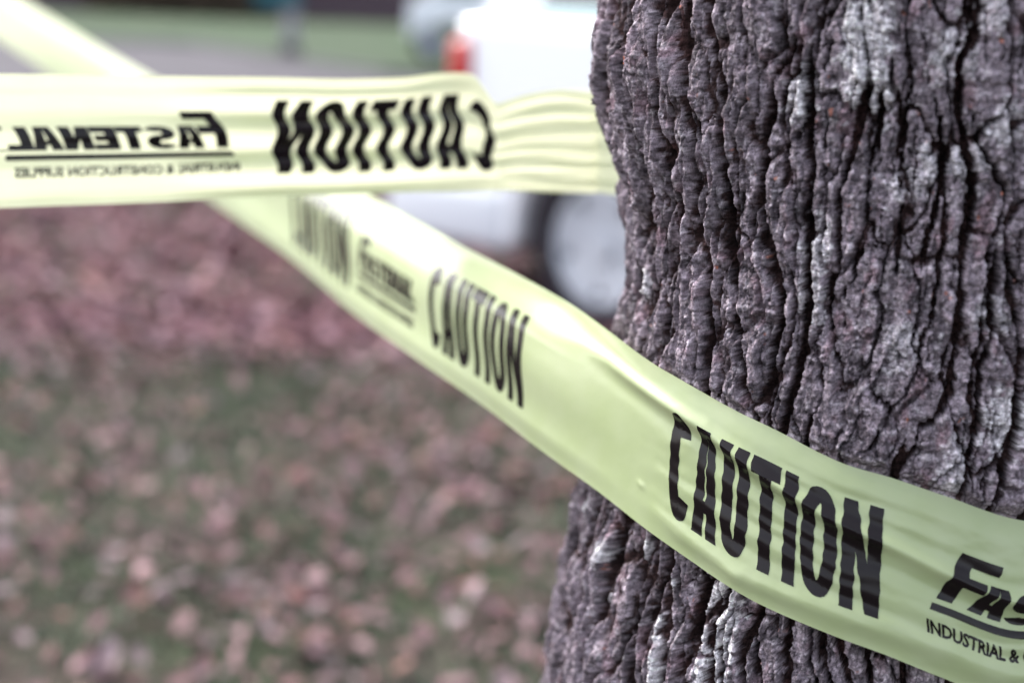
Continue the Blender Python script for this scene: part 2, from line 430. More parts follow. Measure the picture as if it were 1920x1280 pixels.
# round the back of the trunk
Pf = (st_T[-1] + st_B[-1]) / 2
Pl = (pt(1130, 168, .975) + pt(1130, 362, .975)) / 2
a0 = math.atan2(Pf[1] - TC[1], Pf[0] - TC[0]); a1 = math.atan2(Pl[1] - TC[1], Pl[0] - TC[0])
r0 = math.hypot(Pf[0] - TC[0], Pf[1] - TC[1]); r1 = math.hypot(Pl[0] - TC[0], Pl[1] - TC[1])
if a1 < a0: a1 += 2 * math.pi
aend = a1 - rad(42)
for i in range(1, 13):
    t = i / 12; an = a0 + (aend - a0) * t; tt = t * (1 - 0.12)
    rr = 0.175 + (r0 - 0.175) * (1 - min(1, t * 4)); z = Pf[2] + (Pl[2] - Pf[2]) * (tt * tt * (3 - 2 * tt))
    cpt = np.array([TC[0] + rr * math.cos(an), TC[1] + rr * math.sin(an), z])
    st_T.append(cpt + [0, 0, 0.037]); st_B.append(cpt - [0, 0, 0.037]); st_px.append(0); st_reg.append(1)
for a in LEFT: add_station(*a, 2, a[0])
st_T = np.array(st_T); st_B = np.array(st_B)

def catmull(P, t):
    n = len(P) - 1; i = np.clip(np.floor(t).astype(int), 0, n - 1); f = (t - i)[:, None]
    # centripetal tangents
    kn = np.concatenate([[0], np.cumsum(np.linalg.norm(np.diff((st_T + st_B) / 2, axis=0), axis=1) ** 0.5)])
    Pm = P[np.clip(i - 1, 0, n)]; P0 = P[i]; P1 = P[i + 1]; P2 = P[np.clip(i + 2, 0, n)]
    km = kn[np.clip(i - 1, 0, n)]; k0 = kn[i]; k1 = kn[i + 1]; k2 = kn[np.clip(i + 2, 0, n)]
    d01 = (k1 - k0)[:, None]
    m0 = np.where(((k0 - km) > 0)[:, None], (P1 - Pm) / np.maximum(k1 - km, 1e-9)[:, None], (P1 - P0) / d01) * d01
    m1 = np.where(((k2 - k1) > 0)[:, None], (P2 - P0) / np.maximum(k2 - k0, 1e-9)[:, None], (P1 - P0) / d01) * d01
    f2 = f * f; f3 = f2 * f
    return (2 * f3 - 3 * f2 + 1) * P0 + (f3 - 2 * f2 + f) * m0 + (-2 * f3 + 3 * f2) * P1 + (f3 - f2) * m1

tt = np.linspace(0, len(st_T) - 1, 5000)
cT, cB = catmull(st_T, tt), catmull(st_B, tt)
cen = (cT + cB) / 2
ulen = np.concatenate([[0], np.cumsum(np.linalg.norm(np.diff(cen, axis=0), axis=1))])
UL = ulen[-1]
def proj_x(P):
    v = P - O; return 960 + FPX * (v @ RIGHT) / (v @ FWD)
NF = len(FRONT); i_back0 = NF - 1; i_left0 = NF + 12
cx_px = proj_x(cen)
fm = tt <= i_back0; lm = tt >= i_left0
def u_front(px): return float(np.interp(px, cx_px[fm], ulen[fm]))
def u_left(px):
    return float(np.interp(-px, -cx_px[lm], ulen[lm]))
UF0 = ulen[fm][-1]; ULs = ulen[lm][0]
print('TAPE lengths: front caution', u_front(1655) - u_front(1255), 'second', u_front(985) - u_front(805), 'mirror', u_left(515) - u_left(930), 'logo', u_left(5) - u_left(435))

def gauss(x, w): return np.exp(-(x / w) ** 2)
u_ridge = [u_front(p) for p in (985, 1134, 1324, 1448, 1573, 1651, 1780, 1920)]
v_ridge = [0.32, 0.34, 0.31, 0.21, 0.157, 0.126, 0.078, 0.05]
def disp(u, v):
    """normal displacement of the film in metres; v in -0.5..0.5"""
    wf = sstep(u_front(1000), u_front(1330), u) * sstep(UF0 + 0.05, UF0, u)
    vr = np.interp(u, u_ridge, v_ridge)
    d = wf * (0.0036 * gauss(v - vr, 0.045) - 0.0010 * gauss(v - vr + 0.10, 0.05))
    # fine creases that run along the tape below the ridge
    wf2 = sstep(u_front(1180), u_front(1330), u) * sstep(UF0 + 0.05, UF0, u)
    ph = 6.0 * np.sin(u * 7.0) * 0.15
    env = gauss(v + 0.08, 0.26)
    d = d + wf2 * env * (0.0003 * np.sin(2 * np.pi * (v - 0.35 * (vr - 0.1)) / 0.115 + ph + 4.5 * fbm(u * 14, v * 3, 2, 5)) * (0.6 + 0.9 * fbm(u * 9, v * 5, 2, 6)) + 0.0003 * np.sin(2 * np.pi * v / 0.21 + u * 9))
    # lower soft fold
    vl = np.interp(u, [u_front(1100), u_front(1366), u_front(1573), u_front(1800)], [-0.30, -0.40, -0.36, -0.34])
    d = d + wf2 * 0.0012 * gauss(v - vl, 0.06)
    # edges curl back
    d = d - 0.0018 * wf2 * sstep(0.36, 0.5, np.abs(v))
    # dents
    for (px, vv, a, su, sv) in ((1290, 0.17, 0.0009, 0.006, 0.05), (1205, -0.26, 0.0006, 0.003, 0.02), (1385, -0.42, 0.0008, 0.005, 0.04), (1480, 0.30, 0.0006, 0.01, 0.03), (1600, 0.33, -0.0007, 0.012, 0.03), (1700, 0.25, 0.0006, 0.01, 0.03)):
        d = d + a * gauss(u - u_front(px), su) * gauss(v - vv, sv)
    d = d + 0.0004 * wf2 * fbm(u * 40, v * 7, 3, 55)
    # free run: the upper strip leans back, gentle bow
    wr = sstep(u_front(1250), u_front(1000), u)
    wr = wr * np.interp(u, [u_front(60), u_front(400), u_front(660)], [.3, .6, 1.0])
    d = d - wr * (0.016 * sstep(0.20, 0.52, v) ** 1.2 + 0.003 * sstep(0.35, 0.5, -v)) + wr * 0.0010 * np.sin(2 * np.pi * v / 0.55 + u * 3)
    # far end twists a little more
    # mirrored run: long S folds, tight pleats where it meets the bark
    wl = sstep(ULs - 0.05, ULs + 0.02, u)
    near = sstep(u_left(820), u_left(960), u) if False else sstep(u_left(860), u_left(990), u)
    farw = 1 - sstep(u_left(880), u_left(1010), u)
    nearw = sstep(u_left(860), u_left(1000), u) * 0
    q = np.interp(u, [u_left(1130), u_left(1000), u_left(880), u_left(700), u_left(400), u_left(0)], [1, 1, 0.25, 0, 0, 0])
    amp = np.interp(u, [u_left(1130), u_left(930), u_left(700), u_left(480), u_left(300), u_left(0)], [0.0006, 0.0026, 0.0034, 0.0032, 0.0008, 0.0006])
    d = d + wl * (1 - q) * amp * np.cos(2 * np.pi * (v - 0.215) / 0.31) * sstep(0.5, 0.4, np.abs(v + 0.05))
    d = d + wl * q * (0.0012 * np.sin(2 * np.pi * v / 0.17 + 1.5 + 3.0 * fbm(u * 9, v * 3, 2, 7)) + 0.0007 * np.sin(2 * np.pi * v / 0.083 + u * 14 + 3 * fbm(u * 11, v * 4, 2, 17)) + .0012 * fbm(u * 12, v * 11, 3, 19)) * sstep(0.52, 0.44, np.abs(v))
    d = d + wl * 0.0006 * fbm(u * 9, v * 6, 3, 65)
    d = d - wl * 0.0025 * sstep(0.36, 0.5, v) * (1 - q)
    # flap thrown up and back over at the notch
    fl = gauss(u - u_left(835), 0.030)
    d = d + wl * fl * 0.006 * sstep(0.22, 0.5, v)
    return d

def surf(u, v, off=0.0):
    u = np.asarray(u, float); v = np.asarray(v, float)
    t = np.interp(u, ulen, tt)
    T = catmull(st_T, t); B = catmull(st_B, t)
    base = B + (T - B) * (v + 0.5)[:, None]
    e = 0.0015
    t2 = np.interp(np.minimum(u + e, UL), ulen, tt); t1 = np.interp(np.maximum(u - e, 0), ulen, tt)
    du = (catmull(st_T, t2) + catmull(st_B, t2)) - (catmull(st_T, t1) + catmull(st_B, t1))
    dv = T - B
    n = np.cross(du, dv); n /= np.linalg.norm(n, axis=1)[:, None]
    vh = dv / np.linalg.norm(dv, axis=1)[:, None]; uh = np.cross(vh, n)
    if np.ndim(off) or off:
        # true normal of the rippled film for the ink offset
        dd_v = (disp(u, v + 0.004) - disp(u, v - 0.004)) / (0.008 * W)
        dd_u = (disp(u + 0.001, v) - disp(u - 0.001, v)) / 0.002
        nn = n - dd_v[:, None] * vh - dd_u[:, None] * uh
        nn /= np.linalg.norm(nn, axis=1)[:, None]
        return base + n * disp(u, v)[:, None] + nn * off
    return base + n * disp(u, v)[:, None]

def film_material():
    m = bpy.data.materials.new('tape_film'); m.use_nodes = True
    n = m.node_tree.nodes; l = m.node_tree.links
    b = n['Principled BSDF']; out = n['Material Output']
    tc = n.new('ShaderNodeTexCoord'); t = n.new('ShaderNodeTexNoise'); t.inputs['Scale'].default_value = 45; t.inputs['Detail'].default_value = 5
    l.new(tc.outputs['Object'], t.inputs['Vector'])
    r = n.new('ShaderNodeValToRGB'); r.color_ramp.elements[0].position = .35; r.color_ramp.elements[1].position = .7
    r.color_ramp.elements[0].color = (0.56, 0.67, 0.35, 1); r.color_ramp.elements[1].color = (0.62, 0.72, 0.42, 1)
    l.new(t.outputs['Fac'], r.inputs['Fac']); l.new(r.outputs['Color'], b.inputs['Base Color'])
    b.inputs['Roughness'].default_value = 0.24; b.inputs['Specular IOR Level'].default_value = 0.8
    t2 = n.new('ShaderNodeTexNoise'); t2.inputs['Scale'].default_value = 160; t2.inputs['Detail'].default_value = 3
    l.new(tc.outputs['Object'], t2.inputs['Vector'])
    bp = n.new('ShaderNodeBump'); bp.inputs['Strength'].default_value = .25; bp.inputs['Distance'].default_value = .0006
    l.new(t2.outputs['Fac'], bp.inputs['Height']); l.new(bp.outputs[0], b.inputs['Normal'])
    tr = n.new('ShaderNodeBsdfTranslucent'); tr.inputs['Color'].default_value = (0.54, 0.54, 0.40, 1)
    mx = n.new('ShaderNodeMixShader'); mx.inputs[0].default_value = 0.55
    l.new(b.outputs[0], mx.inputs[1]); l.new(tr.outputs[0], mx.inputs[2]); tp = n.new('ShaderNodeBsdfTransparent'); tp.inputs['Color'].default_value = (.95, 1, .85, 1)
    m2 = n.new('ShaderNodeMixShader'); m2.inputs[0].default_value = 0.03
    l.new(mx.outputs[0], m2.inputs[1]); l.new(tp.outputs[0], m2.inputs[2]); l.new(m2.outputs[0], out.inputs['Surface'])
    return m
film = film_material()
ink, _n, _l, _b = node_mat('black_ink', (0.005, 0.003, 0.004), 0.2, 0, 0.2)

tape = empty('caution_tape', (float(cen[2500][0]), float(cen[2500][1]), float(cen[2500][2])))
tape_off = Vector(tape.location)
tag(tape, 'glossy pale yellow plastic tape printed CAUTION in black, wrapped around the tree trunk', 'caution tape')

def build_band():
    us = [0.0]
    uf = u_front(600)
    while us[-1] < UL:
        u = us[-1]
        fine = (uf < u < UF0 + 0.02) or (u > ULs - 0.03)
        us.append(u + (0.0011 if fine else 0.006))
    us[-1] = UL
    us = np.array(us); vs = np.linspace(-0.5, 0.5, 97)
    U, Vv = np.meshgrid(us, vs, indexing='ij')
    P = surf(U.ravel(), Vv.ravel())
    nr, nc = U.shape; idx = np.arange(nr * nc).reshape(nr, nc)
    f = np.stack([idx[:-1, :-1], idx[1:, :-1], idx[1:, 1:], idx[:-1, 1:]], -1).reshape(-1, 4)
    me = np_mesh('band', P, f)
    o = mesh_obj('band', me, film, tape); o.location = -tape_off
    return o
build_band()

trunk = build_trunk(bark_mat, tree)
trunk.location = (-TC[0], -TC[1], 0)

# ---- lettering as polygons in a (0..w, 0..1) box
def band_path(pts, th, closed=False):
    """stroke of thickness th along a polyline -> list of quads"""
    n = len(pts); L, Rr = [], []
    for i in range(n):
        if closed: a, b = pts[(i - 1) % n], pts[(i + 1) % n]
        else: a, b = pts[max(i - 1, 0)], pts[min(i + 1, n - 1)]
        dx, dy = b[0] - a[0], b[1] - a[1]; d = math.hypot(dx, dy) or 1; nx, ny = -dy / d, dx / d
        t = th[i] if isinstance(th, list) else th
        L.append((pts[i][0] + nx * t / 2, pts[i][1] + ny * t / 2)); Rr.append((pts[i][0] - nx * t / 2, pts[i][1] - ny * t / 2))
    return [[L[i], L[(i + 1) % n], Rr[(i + 1) % n], Rr[i]] for i in range(n if closed else n - 1)]

def superell(cx, cy, a, b, t0, t1, n=28, p=0.80):
    out = []
    for i in range(n + 1):
        t = t0 + (t1 - t0) * i / n; c, s = math.cos(t), math.sin(t)
        out.append((cx + a * math.copysign(abs(c) ** p, c), cy + b * math.copysign(abs(s) ** p, s)))
    return out

def glyph(ch, w, s, sh=None):
    """stem s (x units), horizontal stroke sh; box width w, height 1"""
    sh = sh or s
    if ch == 'I': return [[(0, 0), (w, 0), (w, 1), (0, 1)]]
    if ch == 'T': m = w / 2; return [[(m - s / 2, 0), (m + s / 2, 0), (m + s / 2, 1 - sh), (m - s / 2, 1 - sh)], [(0, 1 - sh), (w, 1 - sh), (w, 1), (0, 1)]]
    if ch == 'L': return [[(0, 0), (s, 0), (s, 1), (0, 1)], [(s, 0), (w, 0), (w, sh), (s, sh)]]
    if ch == 'E': return [[(0, 0), (s, 0), (s, 1), (0, 1)]] + [[(s, y), (w * k, y), (w * k, y + sh), (s, y + sh)] for y, k in ((0, 1), (0.5 - sh / 2, .92), (1 - sh, 1))]
    if ch == 'F': return [[(0, 0), (s, 0), (s, 1), (0, 1)]] + [[(s, y), (w * k, y), (w * k, y + sh), (s, y + sh)] for y, k in ((0.48 - sh / 2, .82), (1 - sh, 1))]
    if ch == 'N':
        return [[(0, 0), (s, 0), (s, 1), (0, 1)], [(w - s, 0), (w, 0), (w, 1), (w - s, 1)],
                [(s, 1), (s, 1 - s * 2.6 / w * .5), (w - s, 0), (w - s, s * 2.6 / w * .5)]]
    if ch == 'A':
        t = s * 1.04; a = w / 2 - t * .62; b = w / 2 + t * .62
        k0, k1 = 0.22, 0.22 + sh * .8
        def xi(y, x0, x1): return x0 + (x1 - x0) * y
        return [[(0, 0), (t, 0), (w / 2, 0.93), (w / 2, 1), (a, 1)], [(w - t, 0), (w, 0), (b, 1), (w / 2, 1), (w / 2, 0.93)],
                [(xi(k0 / .93, t, w / 2), k0), (xi(k0 / .93, w - t, w / 2), k0), (xi(k1 / .93, w - t, w / 2), k1), (xi(k1 / .93, t, w / 2), k1)]]
    if ch == 'O':
        p = superell(w / 2, .5, w / 2 - s / 2, .5 - sh / 2, 0, 2 * math.pi, 44)[:-1]
        th = [s + (sh - s) * abs(math.sin(2 * math.pi * i / 44)) ** 3 for i in range(44)]
        return band_path(p, th, True)
    if ch == 'U':
        p = [(s / 2, 1), (s / 2, .7), (s / 2, .42)] + superell(w / 2, .34, w / 2 - s / 2, .34 - sh / 2, math.pi, 2 * math.pi, 22) + [(w - s / 2, .42), (w - s / 2, .7), (w - s / 2, 1)]
        return band_path(p, s)
    if ch == 'C':
        p = superell(w / 2, .5, w / 2 - s / 2, .5 - sh / 2, rad(38), rad(322), 36)
        return band_path(p, s)
    if ch == 'S':
        sh = (s + sh) / 2; a = w / 2 - sh / 2; hh = (1 - sh) / 4
        p1 = superell(w / 2, 1 - sh / 2 - hh, a, hh, rad(25), rad(270), 20, .85)
        p2 = superell(w / 2, sh / 2 + hh, a, hh, rad(90), rad(-155), 20, .85)
        return band_path(p1[:-1] + p2[1:], [sh] * (len(p1) + len(p2) - 2))
    return []

def poly_to_ink(name, polys, u0, u1, v0, v1, wtot, step_u=0.002, shear=0.0, htot=1.0):
    """polys in (0..wtot, 0..htot) -> both faces of the film"""
    bm = bmesh.new()
    for p in polys:
        vs = [bm.verts.new((x / wtot * (u1 - u0) + shear * y / htot * (v1 - v0) * W, y / htot * (v1 - v0) * W, 0)) for x, y in p]
        try: bm.faces.new(vs)
        except ValueError: pass
    bmesh.ops.triangulate(bm, faces=[f for f in bm.faces if len(f.verts) > 4])
    xs = [v.co.x for v in bm.verts]; ys = [v.co.y for v in bm.verts]
    def cut(a, b, st, ax):
        k = math.floor(a / st) + 1
        while k * st < b:
            co = Vector((0, 0, 0)); co[ax] = k * st; no = Vector((0, 0, 0)); no[ax] = 1
            bmesh.ops.bisect_plane(bm, geom=bm.verts[:] + bm.edges[:] + bm.faces[:], plane_co=co, plane_no=no, dist=1e-7)
            k += 1
    cut(min(ys), max(ys), 0.0011, 1); cut(min(xs), max(xs), step_u, 0)
    bm.verts.index_update(); bm.faces.ensure_lookup_table()
    co = np.array([v.co[:] for v in bm.verts]); n = len(co)
    fs = [[v.index for v in f.verts] for f in bm.faces]
    bm.free()
    uu = u0 + co[:, 0]; vv = v0 + co[:, 1] / W
    wob = sstep(u_front(1150), u_front(1300), uu) * (uu < UF0 + .1)      # the film is stretched in fine waves here
    uu = uu + wob * (0.00022 * np.sin(2 * np.pi * vv / 0.105 + uu * 30 + 3.6 * fbm(uu * 30, vv * 3, 2, 8)) + .0005 * fbm(uu * 60, vv * 14, 2, 9))
    wl_ = sstep(ULs - .02, ULs + .02, uu) * np.interp(uu, [u_left(1130), u_left(930), u_left(560), u_left(470), u_left(0)], [.6, .8, 1, .55, .45])
    uu = uu + wl_ * 0.0012 * np.cos(2 * np.pi * (vv - 0.215) / 0.31 + 0.5)
    verts = np.concatenate([surf(uu, vv, 0.00016), surf(uu, vv, -0.00016)])
    faces = [f for f in fs] + [[i + n for i in reversed(f)] for f in fs]
    me = bpy.data.meshes.new(name); me.from_pydata(verts.tolist(), [], faces); me.update()
    o = mesh_obj(name, me, ink, tape); o.location = -tape_off
    return o

def word_polys(word, widths, gap, s, sh):
    x = 0; out = []
    for ch, w in zip(word, widths):
        for p in glyph(ch, w, s, sh): out.append([(px + x, py) for px, py in p])
        x += w + gap
    return out, x - gap

CW = [0.33, 0.36, 0.355, 0.34, 0.15, 0.405, 0.42]
caution, cw = word_polys('CAUTION', CW, 0.05, 0.148, 0.145)

def logo_polys():
    """small capitals in italics after one tall F, a bar and a line of small type below"""
    out = []
    x = 0
    def put(ps, x, y, k, kx=1.0):
        for p in ps: out.append([(px * kx + x + 0.33 * (py * k + y), py * k + y) for px, py in p])
    put(glyph('F', 0.62, 0.23, 0.21), 0, 0.0, 1.0)
    x = 0.44
    for ch, w in zip('ASTENAL', [.50, .53, .46, .43, .49, .50, .42]):
        yo = 0
        put(glyph(ch, w, 0.20, 0.26), x, yo, 0.60); x += w + (-0.01 if ch in 'A' else 0.01)
    W_ = x + 0.05
    out.append([(x - .1, 0), (W_ + .12, 0), (W_ + .12, .035), (x - .1, .035)])
    out.append([(-0.10, -0.24), (W_, -0.24), (W_, -0.10), (-0.06, -0.10)])
    return out, W_
logo, lw = logo_polys()

def small_type(text):
    cu = bpy.data.curves.new('small_type', 'FONT'); cu.body = text; cu.size = 1; cu.resolution_u = 2; cu.offset = 0.034
    o = bpy.data.objects.new('small_type', cu); C.objects.link(o)
    dg = bpy.context.evaluated_depsgraph_get(); me = bpy.data.meshes.new_from_object(o.evaluated_get(dg))
    vs = [tuple(v.co[:2]) for v in me.vertices]; ps = [[vs[i] for i in p.vertices] for p in me.polygons]
    bpy.data.objects.remove(o); bpy.data.curves.remove(cu); bpy.data.meshes.remove(me)
    x0 = min(v[0] for v in vs); x1 = max(v[0] for v in vs)
    return [[(x - x0, y) for x, y in p] for p in ps], x1 - x0
sub, sw = small_type('INDUSTRIAL & CONSTRUCTION SUPPLIES')
reg, rw = small_type('\u00ae')

def put_caution(u0, u1): poly_to_ink('caution_print', caution, u0, u1, -0.31, 0.315, cw)
def put_logo(u0, u1, fine=True):
    L = u1 - u0; k = L / lw
    poly_to_ink('company_print', logo, u0, u1, -0.075, 0.225, lw)
    s0, s1 = u0 - 0.03 * L, u0 + 0.97 * L; hh = 0.072
    sp = [[(x, y) for x, y in p] for p in sub]
    poly_to_ink('small_print', sp, s0, s1, -0.275, -0.275 + hh, sw, 0.004, 0.0, 0.72)
    if fine: poly_to_ink('registered_mark', reg, u1 + 0.003, u1 + 0.0065, 0.07, 0.115, rw, 0.004, 0, 0.72)

uc1, uc2 = u_front(1256), u_front(1652)
put_caution(uc1, uc2)
u_l0 = u_front(1757)
put_logo(u_l0, u_l0 + 0.128)
put_caution(u_front(806), u_front(980))
put_logo(u_front(672), u_front(778), False)
put_caution(u_front(548), u_front(655))
_u = u_front(548)
put_caution(u_front(400) - 0.50, u_front(400) - 0.36); put_logo(u_front(400) - 0.34, u_front(400) - 0.21, False); put_caution(u_front(400) - 0.19, u_front(400) - 0.05) 
put_caution(u_left(926), u_left(515))
put_logo(u_left(434), u_left(12))
put_caution(u_left(-60), u_left(-470))

# ================================================================== GROUND
def sheet(name, pts, z, mat, sub=0, tagk='structure'):
    bm = bmesh.new(); vs = [bm.verts.new((x, y, z)) for x, y in pts]; bm.faces.new(vs)
    o = bm_obj(name, bm, mat); tag(o, kind=tagk); return o
lawn_m = noisy('lawn_soil', (0.035, 0.042, 0.026), (0.06, 0.045, 0.042), 3.0, 0.95, 8, 0.5, 40, c3=(0.042, 0.04, 0.03))
sheet('ground', [(-900, -400), (900, -400), (900, 1500), (-900, 1500)], 0.0, lawn_m)
road_m = noisy('pale_asphalt', (0.058, 0.054, 0.060), (0.082, 0.076, 0.086), 1.2, 0.9, 6)
# road band runs slightly skew across the view
g1 = ground_pt(-400, 384); g2 = ground_pt(700, 376); 
def at_y(a, b, x): return a[1] + (b[1] - a[1]) * (x - a[0]) / (b[0] - a[0])
rn = lambda x: 9.6 + 0.05 * x
fA = ground_pt(350, 82); fB = ground_pt(700, 142)
def rf(x): return fA[1] + (fB[1] - fA[1]) * (x - fA[0]) / (fB[0] - fA[0])
print('road far', fA, fB, ground_pt(300, 380))
far_m = noisy('far_lawn', (0.032, 0.056, 0.028), (0.05, 0.072, 0.040), 0.15, 0.95, 6, c3=(0.043, 0.058, 0.036))
EDGE = [(-150, 58), (-8.5, 37), (-2.3, 24.5), (150, 27)]
sheet('road', [(-150, rn(-150)), (150, rn(150)), EDGE[3], EDGE[2], EDGE[1], EDGE[0]], 0.008, road_m)
sheet('far_lawn', [(150, 27), (150, 320), (-150, 320), EDGE[0], EDGE[1], EDGE[2]], 0.012, far_m)
kerb_m = noisy('kerb_concrete', (0.08, 0.08, 0.085), (0.11, 0.11, 0.115), 6, 0.9)
def kerb(a, b, w=0.15, h=0.12):
    bm = bmesh.new(); a = Vector(a); b = Vector(b); d = (b - a).normalized(); n = Vector((-d.y, d.x, 0)) * w / 2
    q = [a - n, b - n, b + n, a + n]
    lo = [bm.verts.new((p.x, p.y, -0.02)) for p in q]; hi = [bm.verts.new((p.x, p.y, h)) for p in q]
    bm.faces.new(hi); 
    for i in range(4): bm.faces.new((lo[i], lo[(i + 1) % 4], hi[(i + 1) % 4], hi[i]))
    bmesh.ops.recalc_face_normals(bm, faces=bm.faces)
    return bm
for a_, b_ in zip(EDGE, EDGE[1:]):
    o = bm_obj('kerb', kerb((a_[0] + .02, a_[1] + .1, 0), (b_[0] - .02, b_[1] + .1, 0)), kerb_m); tag(o, kind='structure')

# ---- fallen leaves
rng = np.random.default_rng(7)
def leaf_litter():
    xs, ys, sz = [], [], []
    def region(n, x0, x1, y0, y1, smin, smax, keep):
        x = rng.uniform(x0, x1, n); y = rng.uniform(y0, y1, n); k = keep(x, y)
        m = rng.uniform(0, 1, n) < k
        xs.append(x[m]); ys.append(y[m]); sz.append(rng.uniform(smin, smax, m.sum()))
    # thick drift beyond 4.6 m
    edge = lambda x: 4.55 + 0.10 * x + 0.25 * fbm(x * 1.1, x * 0 + 2.2, 3, 5)
    region(42000, -5.5, 6.0, 3.6, 9.75, 0.04, 0.085, lambda x, y: sstep(-0.35, 0.25, y - edge(x)) * (0.72 + 0.9 * fbm(x * 1.3, y * 1.1, 3, 8)))
    region(19000, -3.2, 3.5, 1.0, 5.2, 0.026, 0.060, lambda x, y: 0.50 + 0.75 * fbm(x * 1.6, y * 1.3, 3, 9))
    region(6000, -9, 9, 9.7, 16, 0.05, 0.10, lambda x, y: 0.25 * np.exp(-(y - 9.7) / 2.0))
    x = np.concatenate(xs); y = np.concatenate(ys); s = np.concatenate(sz); n = len(x)
    # leaf blade: 2 rows of 5 with midrib fold and curl
    L = np.array([0, .22, .5, .78, 1.0]); Wd = np.array([.06, .42, .5, .30, .02]) 
    base = []
    for i in range(5):
        for j in (-1, 0, 1):
            base.append((L[i] - .5, j * Wd[i] * .62, 0))
    base = np.array(base)
    ang = rng.uniform(0, 2 * np.pi, n); curl = rng.uniform(-0.6, 1.1, n); fold = rng.uniform(0.0, 0.8, n)
    lx = base[None, :, 0] * s[:, None]; ly = base[None, :, 1] * s[:, None] * rng.uniform(.8, 1.15, n)[:, None]
    lz = (curl[:, None] * base[None, :, 0] ** 2 + fold[:, None] * np.abs(base[None, :, 1])) * s[:, None] * 1.2
    tx = rng.normal(0, .32, n)[:, None]; ty = rng.normal(0, .32, n)[:, None]
    lz = lz + lx * tx + ly * ty
    lz = lz - lz.min(1, keepdims=True)
    z0 = rng.uniform(0.004, 0.035, n)
    ca, sa = np.cos(ang)[:, None], np.sin(ang)[:, None]
    V = np.stack([x[:, None] + lx * ca - ly * sa, y[:, None] + lx * sa + ly * ca, z0[:, None] + lz], -1).reshape(-1, 3)
    q = []
    for i in range(4):
        for j in (0, 1): q.append([i * 3 + j, (i + 1) * 3 + j, (i + 1) * 3 + j + 1, i * 3 + j + 1])
    F = (np.array(q)[None] + (np.arange(n) * 15)[:, None, None]).reshape(-1, 4)
    pal = np.array([(.40, .24, .25), (.46, .31, .32), (.30, .15, .15), (.52, .42, .45), (.34, .20, .22), (.22, .11, .10), (.42, .22, .17), (.58, .50, .52), (.36, .16, .14)])
    pr = np.array([.20, .16, .14, .11, .15, .08, .06, .05, .05]); pr = pr / pr.sum()
    ci = rng.choice(len(pal), n, p=pr)
    lum = pal[ci].mean(1, keepdims=True)
    pal_m = (pal * pr[:, None]).sum(0)
    pal = pal * .72 + pal_m * .28
    c = (np.where((y < 4.6)[:, None], pal[ci] * np.array([1.0, .92, .97]), pal[ci] * np.array([1.06, .82, .95]))) * (rng.uniform(.24, .56, n) * np.where(y < 4.6, .88, .90) * np.where(rng.uniform(0, 1, n) < .025, 1.7, 1.0))[:, None]
    me = np_mesh('fallen_leaves', V, F); add_col(me, 'tint', np.repeat(c, 15, 0))
    m, nn, ll, b = node_mat('dry_leaf', (.4, .25, .25), .7, 0, .2)
    a = nn.new('ShaderNodeVertexColor'); a.layer_name = 'tint'; ll.new(a.outputs['Color'], b.inputs['Base Color'])
    o = mesh_obj('fallen_leaves', me, m); tag(o, 'pinkish brown fallen leaves covering the lawn and drifted thick near the SUV', 'leaves', kind='stuff')
    return x, y
leaf_litter()

def grass():
    n = 90000
    x = rng.uniform(-3.2, 3.6, n); y = rng.uniform(0.9, 5.4, n)
    k = 0.60 + 1.3 * fbm(x * 1.8, y * 1.6, 3, 19) - 0.75 * sstep(4.3, 5.2, y)
    m = rng.uniform(0, 1, n) < k; x, y = x[m], y[m]; n = len(x)
    hgt = rng.uniform(.02, .055, n); w = rng.uniform(.002, .004, n); a = rng.uniform(0, 2 * np.pi, n); b = rng.uniform(0, 2 * np.pi, n); ln = rng.uniform(.2, .9, n) * hgt
    ca, sa = np.cos(a) * w, np.sin(a) * w
    V = np.stack([np.stack([x - ca, y - sa, 0 * x], -1), np.stack([x + ca, y + sa, 0 * x], -1),
                  np.stack([x + ca * .6 + np.cos(b) * ln * .4, y + sa * .6 + np.sin(b) * ln * .4, hgt * .6], -1), np.stack([x + np.cos(b) * ln, y + np.sin(b) * ln, hgt], -1)], 1).reshape(-1, 3)
    F = np.arange(n * 4).reshape(-1, 4)
    c = np.array([.110, .138, .096])[None] * rng.uniform(.6, 1.6, n)[:, None] + rng.uniform(0, .03, n)[:, None] * np.array([1, .7, .6])
    me = np_mesh('grass', V, F); add_col(me, 'tint', np.repeat(c, 4, 0))
    mt, nn, ll, bb = node_mat('grass_blade', (.1, .15, .07), .7, 0, .15)
    at = nn.new('ShaderNodeVertexColor'); at.layer_name = 'tint'; ll.new(at.outputs['Color'], bb.inputs['Base Color'])
    o = mesh_obj('grass', me, mt); tag(o, 'short dull green grass showing between the fallen leaves', 'grass', kind='stuff')
grass()

# ================================================================== VEHICLES
post_m = noisy('grey_post', (.20, .19, .21), (.25, .24, .26), 8, .7)
white_p, *_ = node_mat('white_paint', (0.62, 0.645, 0.70), .35, 0, .5, coat=.6)
glass_m, *_ = node_mat('vehicle_glass', (0.30, 0.36, 0.40), .06, .6, .9, coat=1.0)
tyre_m = noisy('tyre_rubber', (0.015, 0.013, 0.018), (0.022, 0.02, 0.026), 20, .85)
alloy_m, *_ = node_mat('alloy', (0.36, 0.385, 0.44), .35, .15, .5)
red_m, *_ = node_mat('red_lens', (0.33, 0.003, 0.008), .3, 0, .3, coat=.2)
dark_m, *_ = node_mat('black_plastic', (0.03, 0.025, 0.03), .6, 0, .4)
chrome_m, *_ = node_mat('pale_bumper', (0.47, 0.50, 0.56), .35, 0, .5, coat=.5)
teal_m, *_ = node_mat('teal_trim', (0.50, 0.72, 0.76), .35, 0, .5, coat=.5)

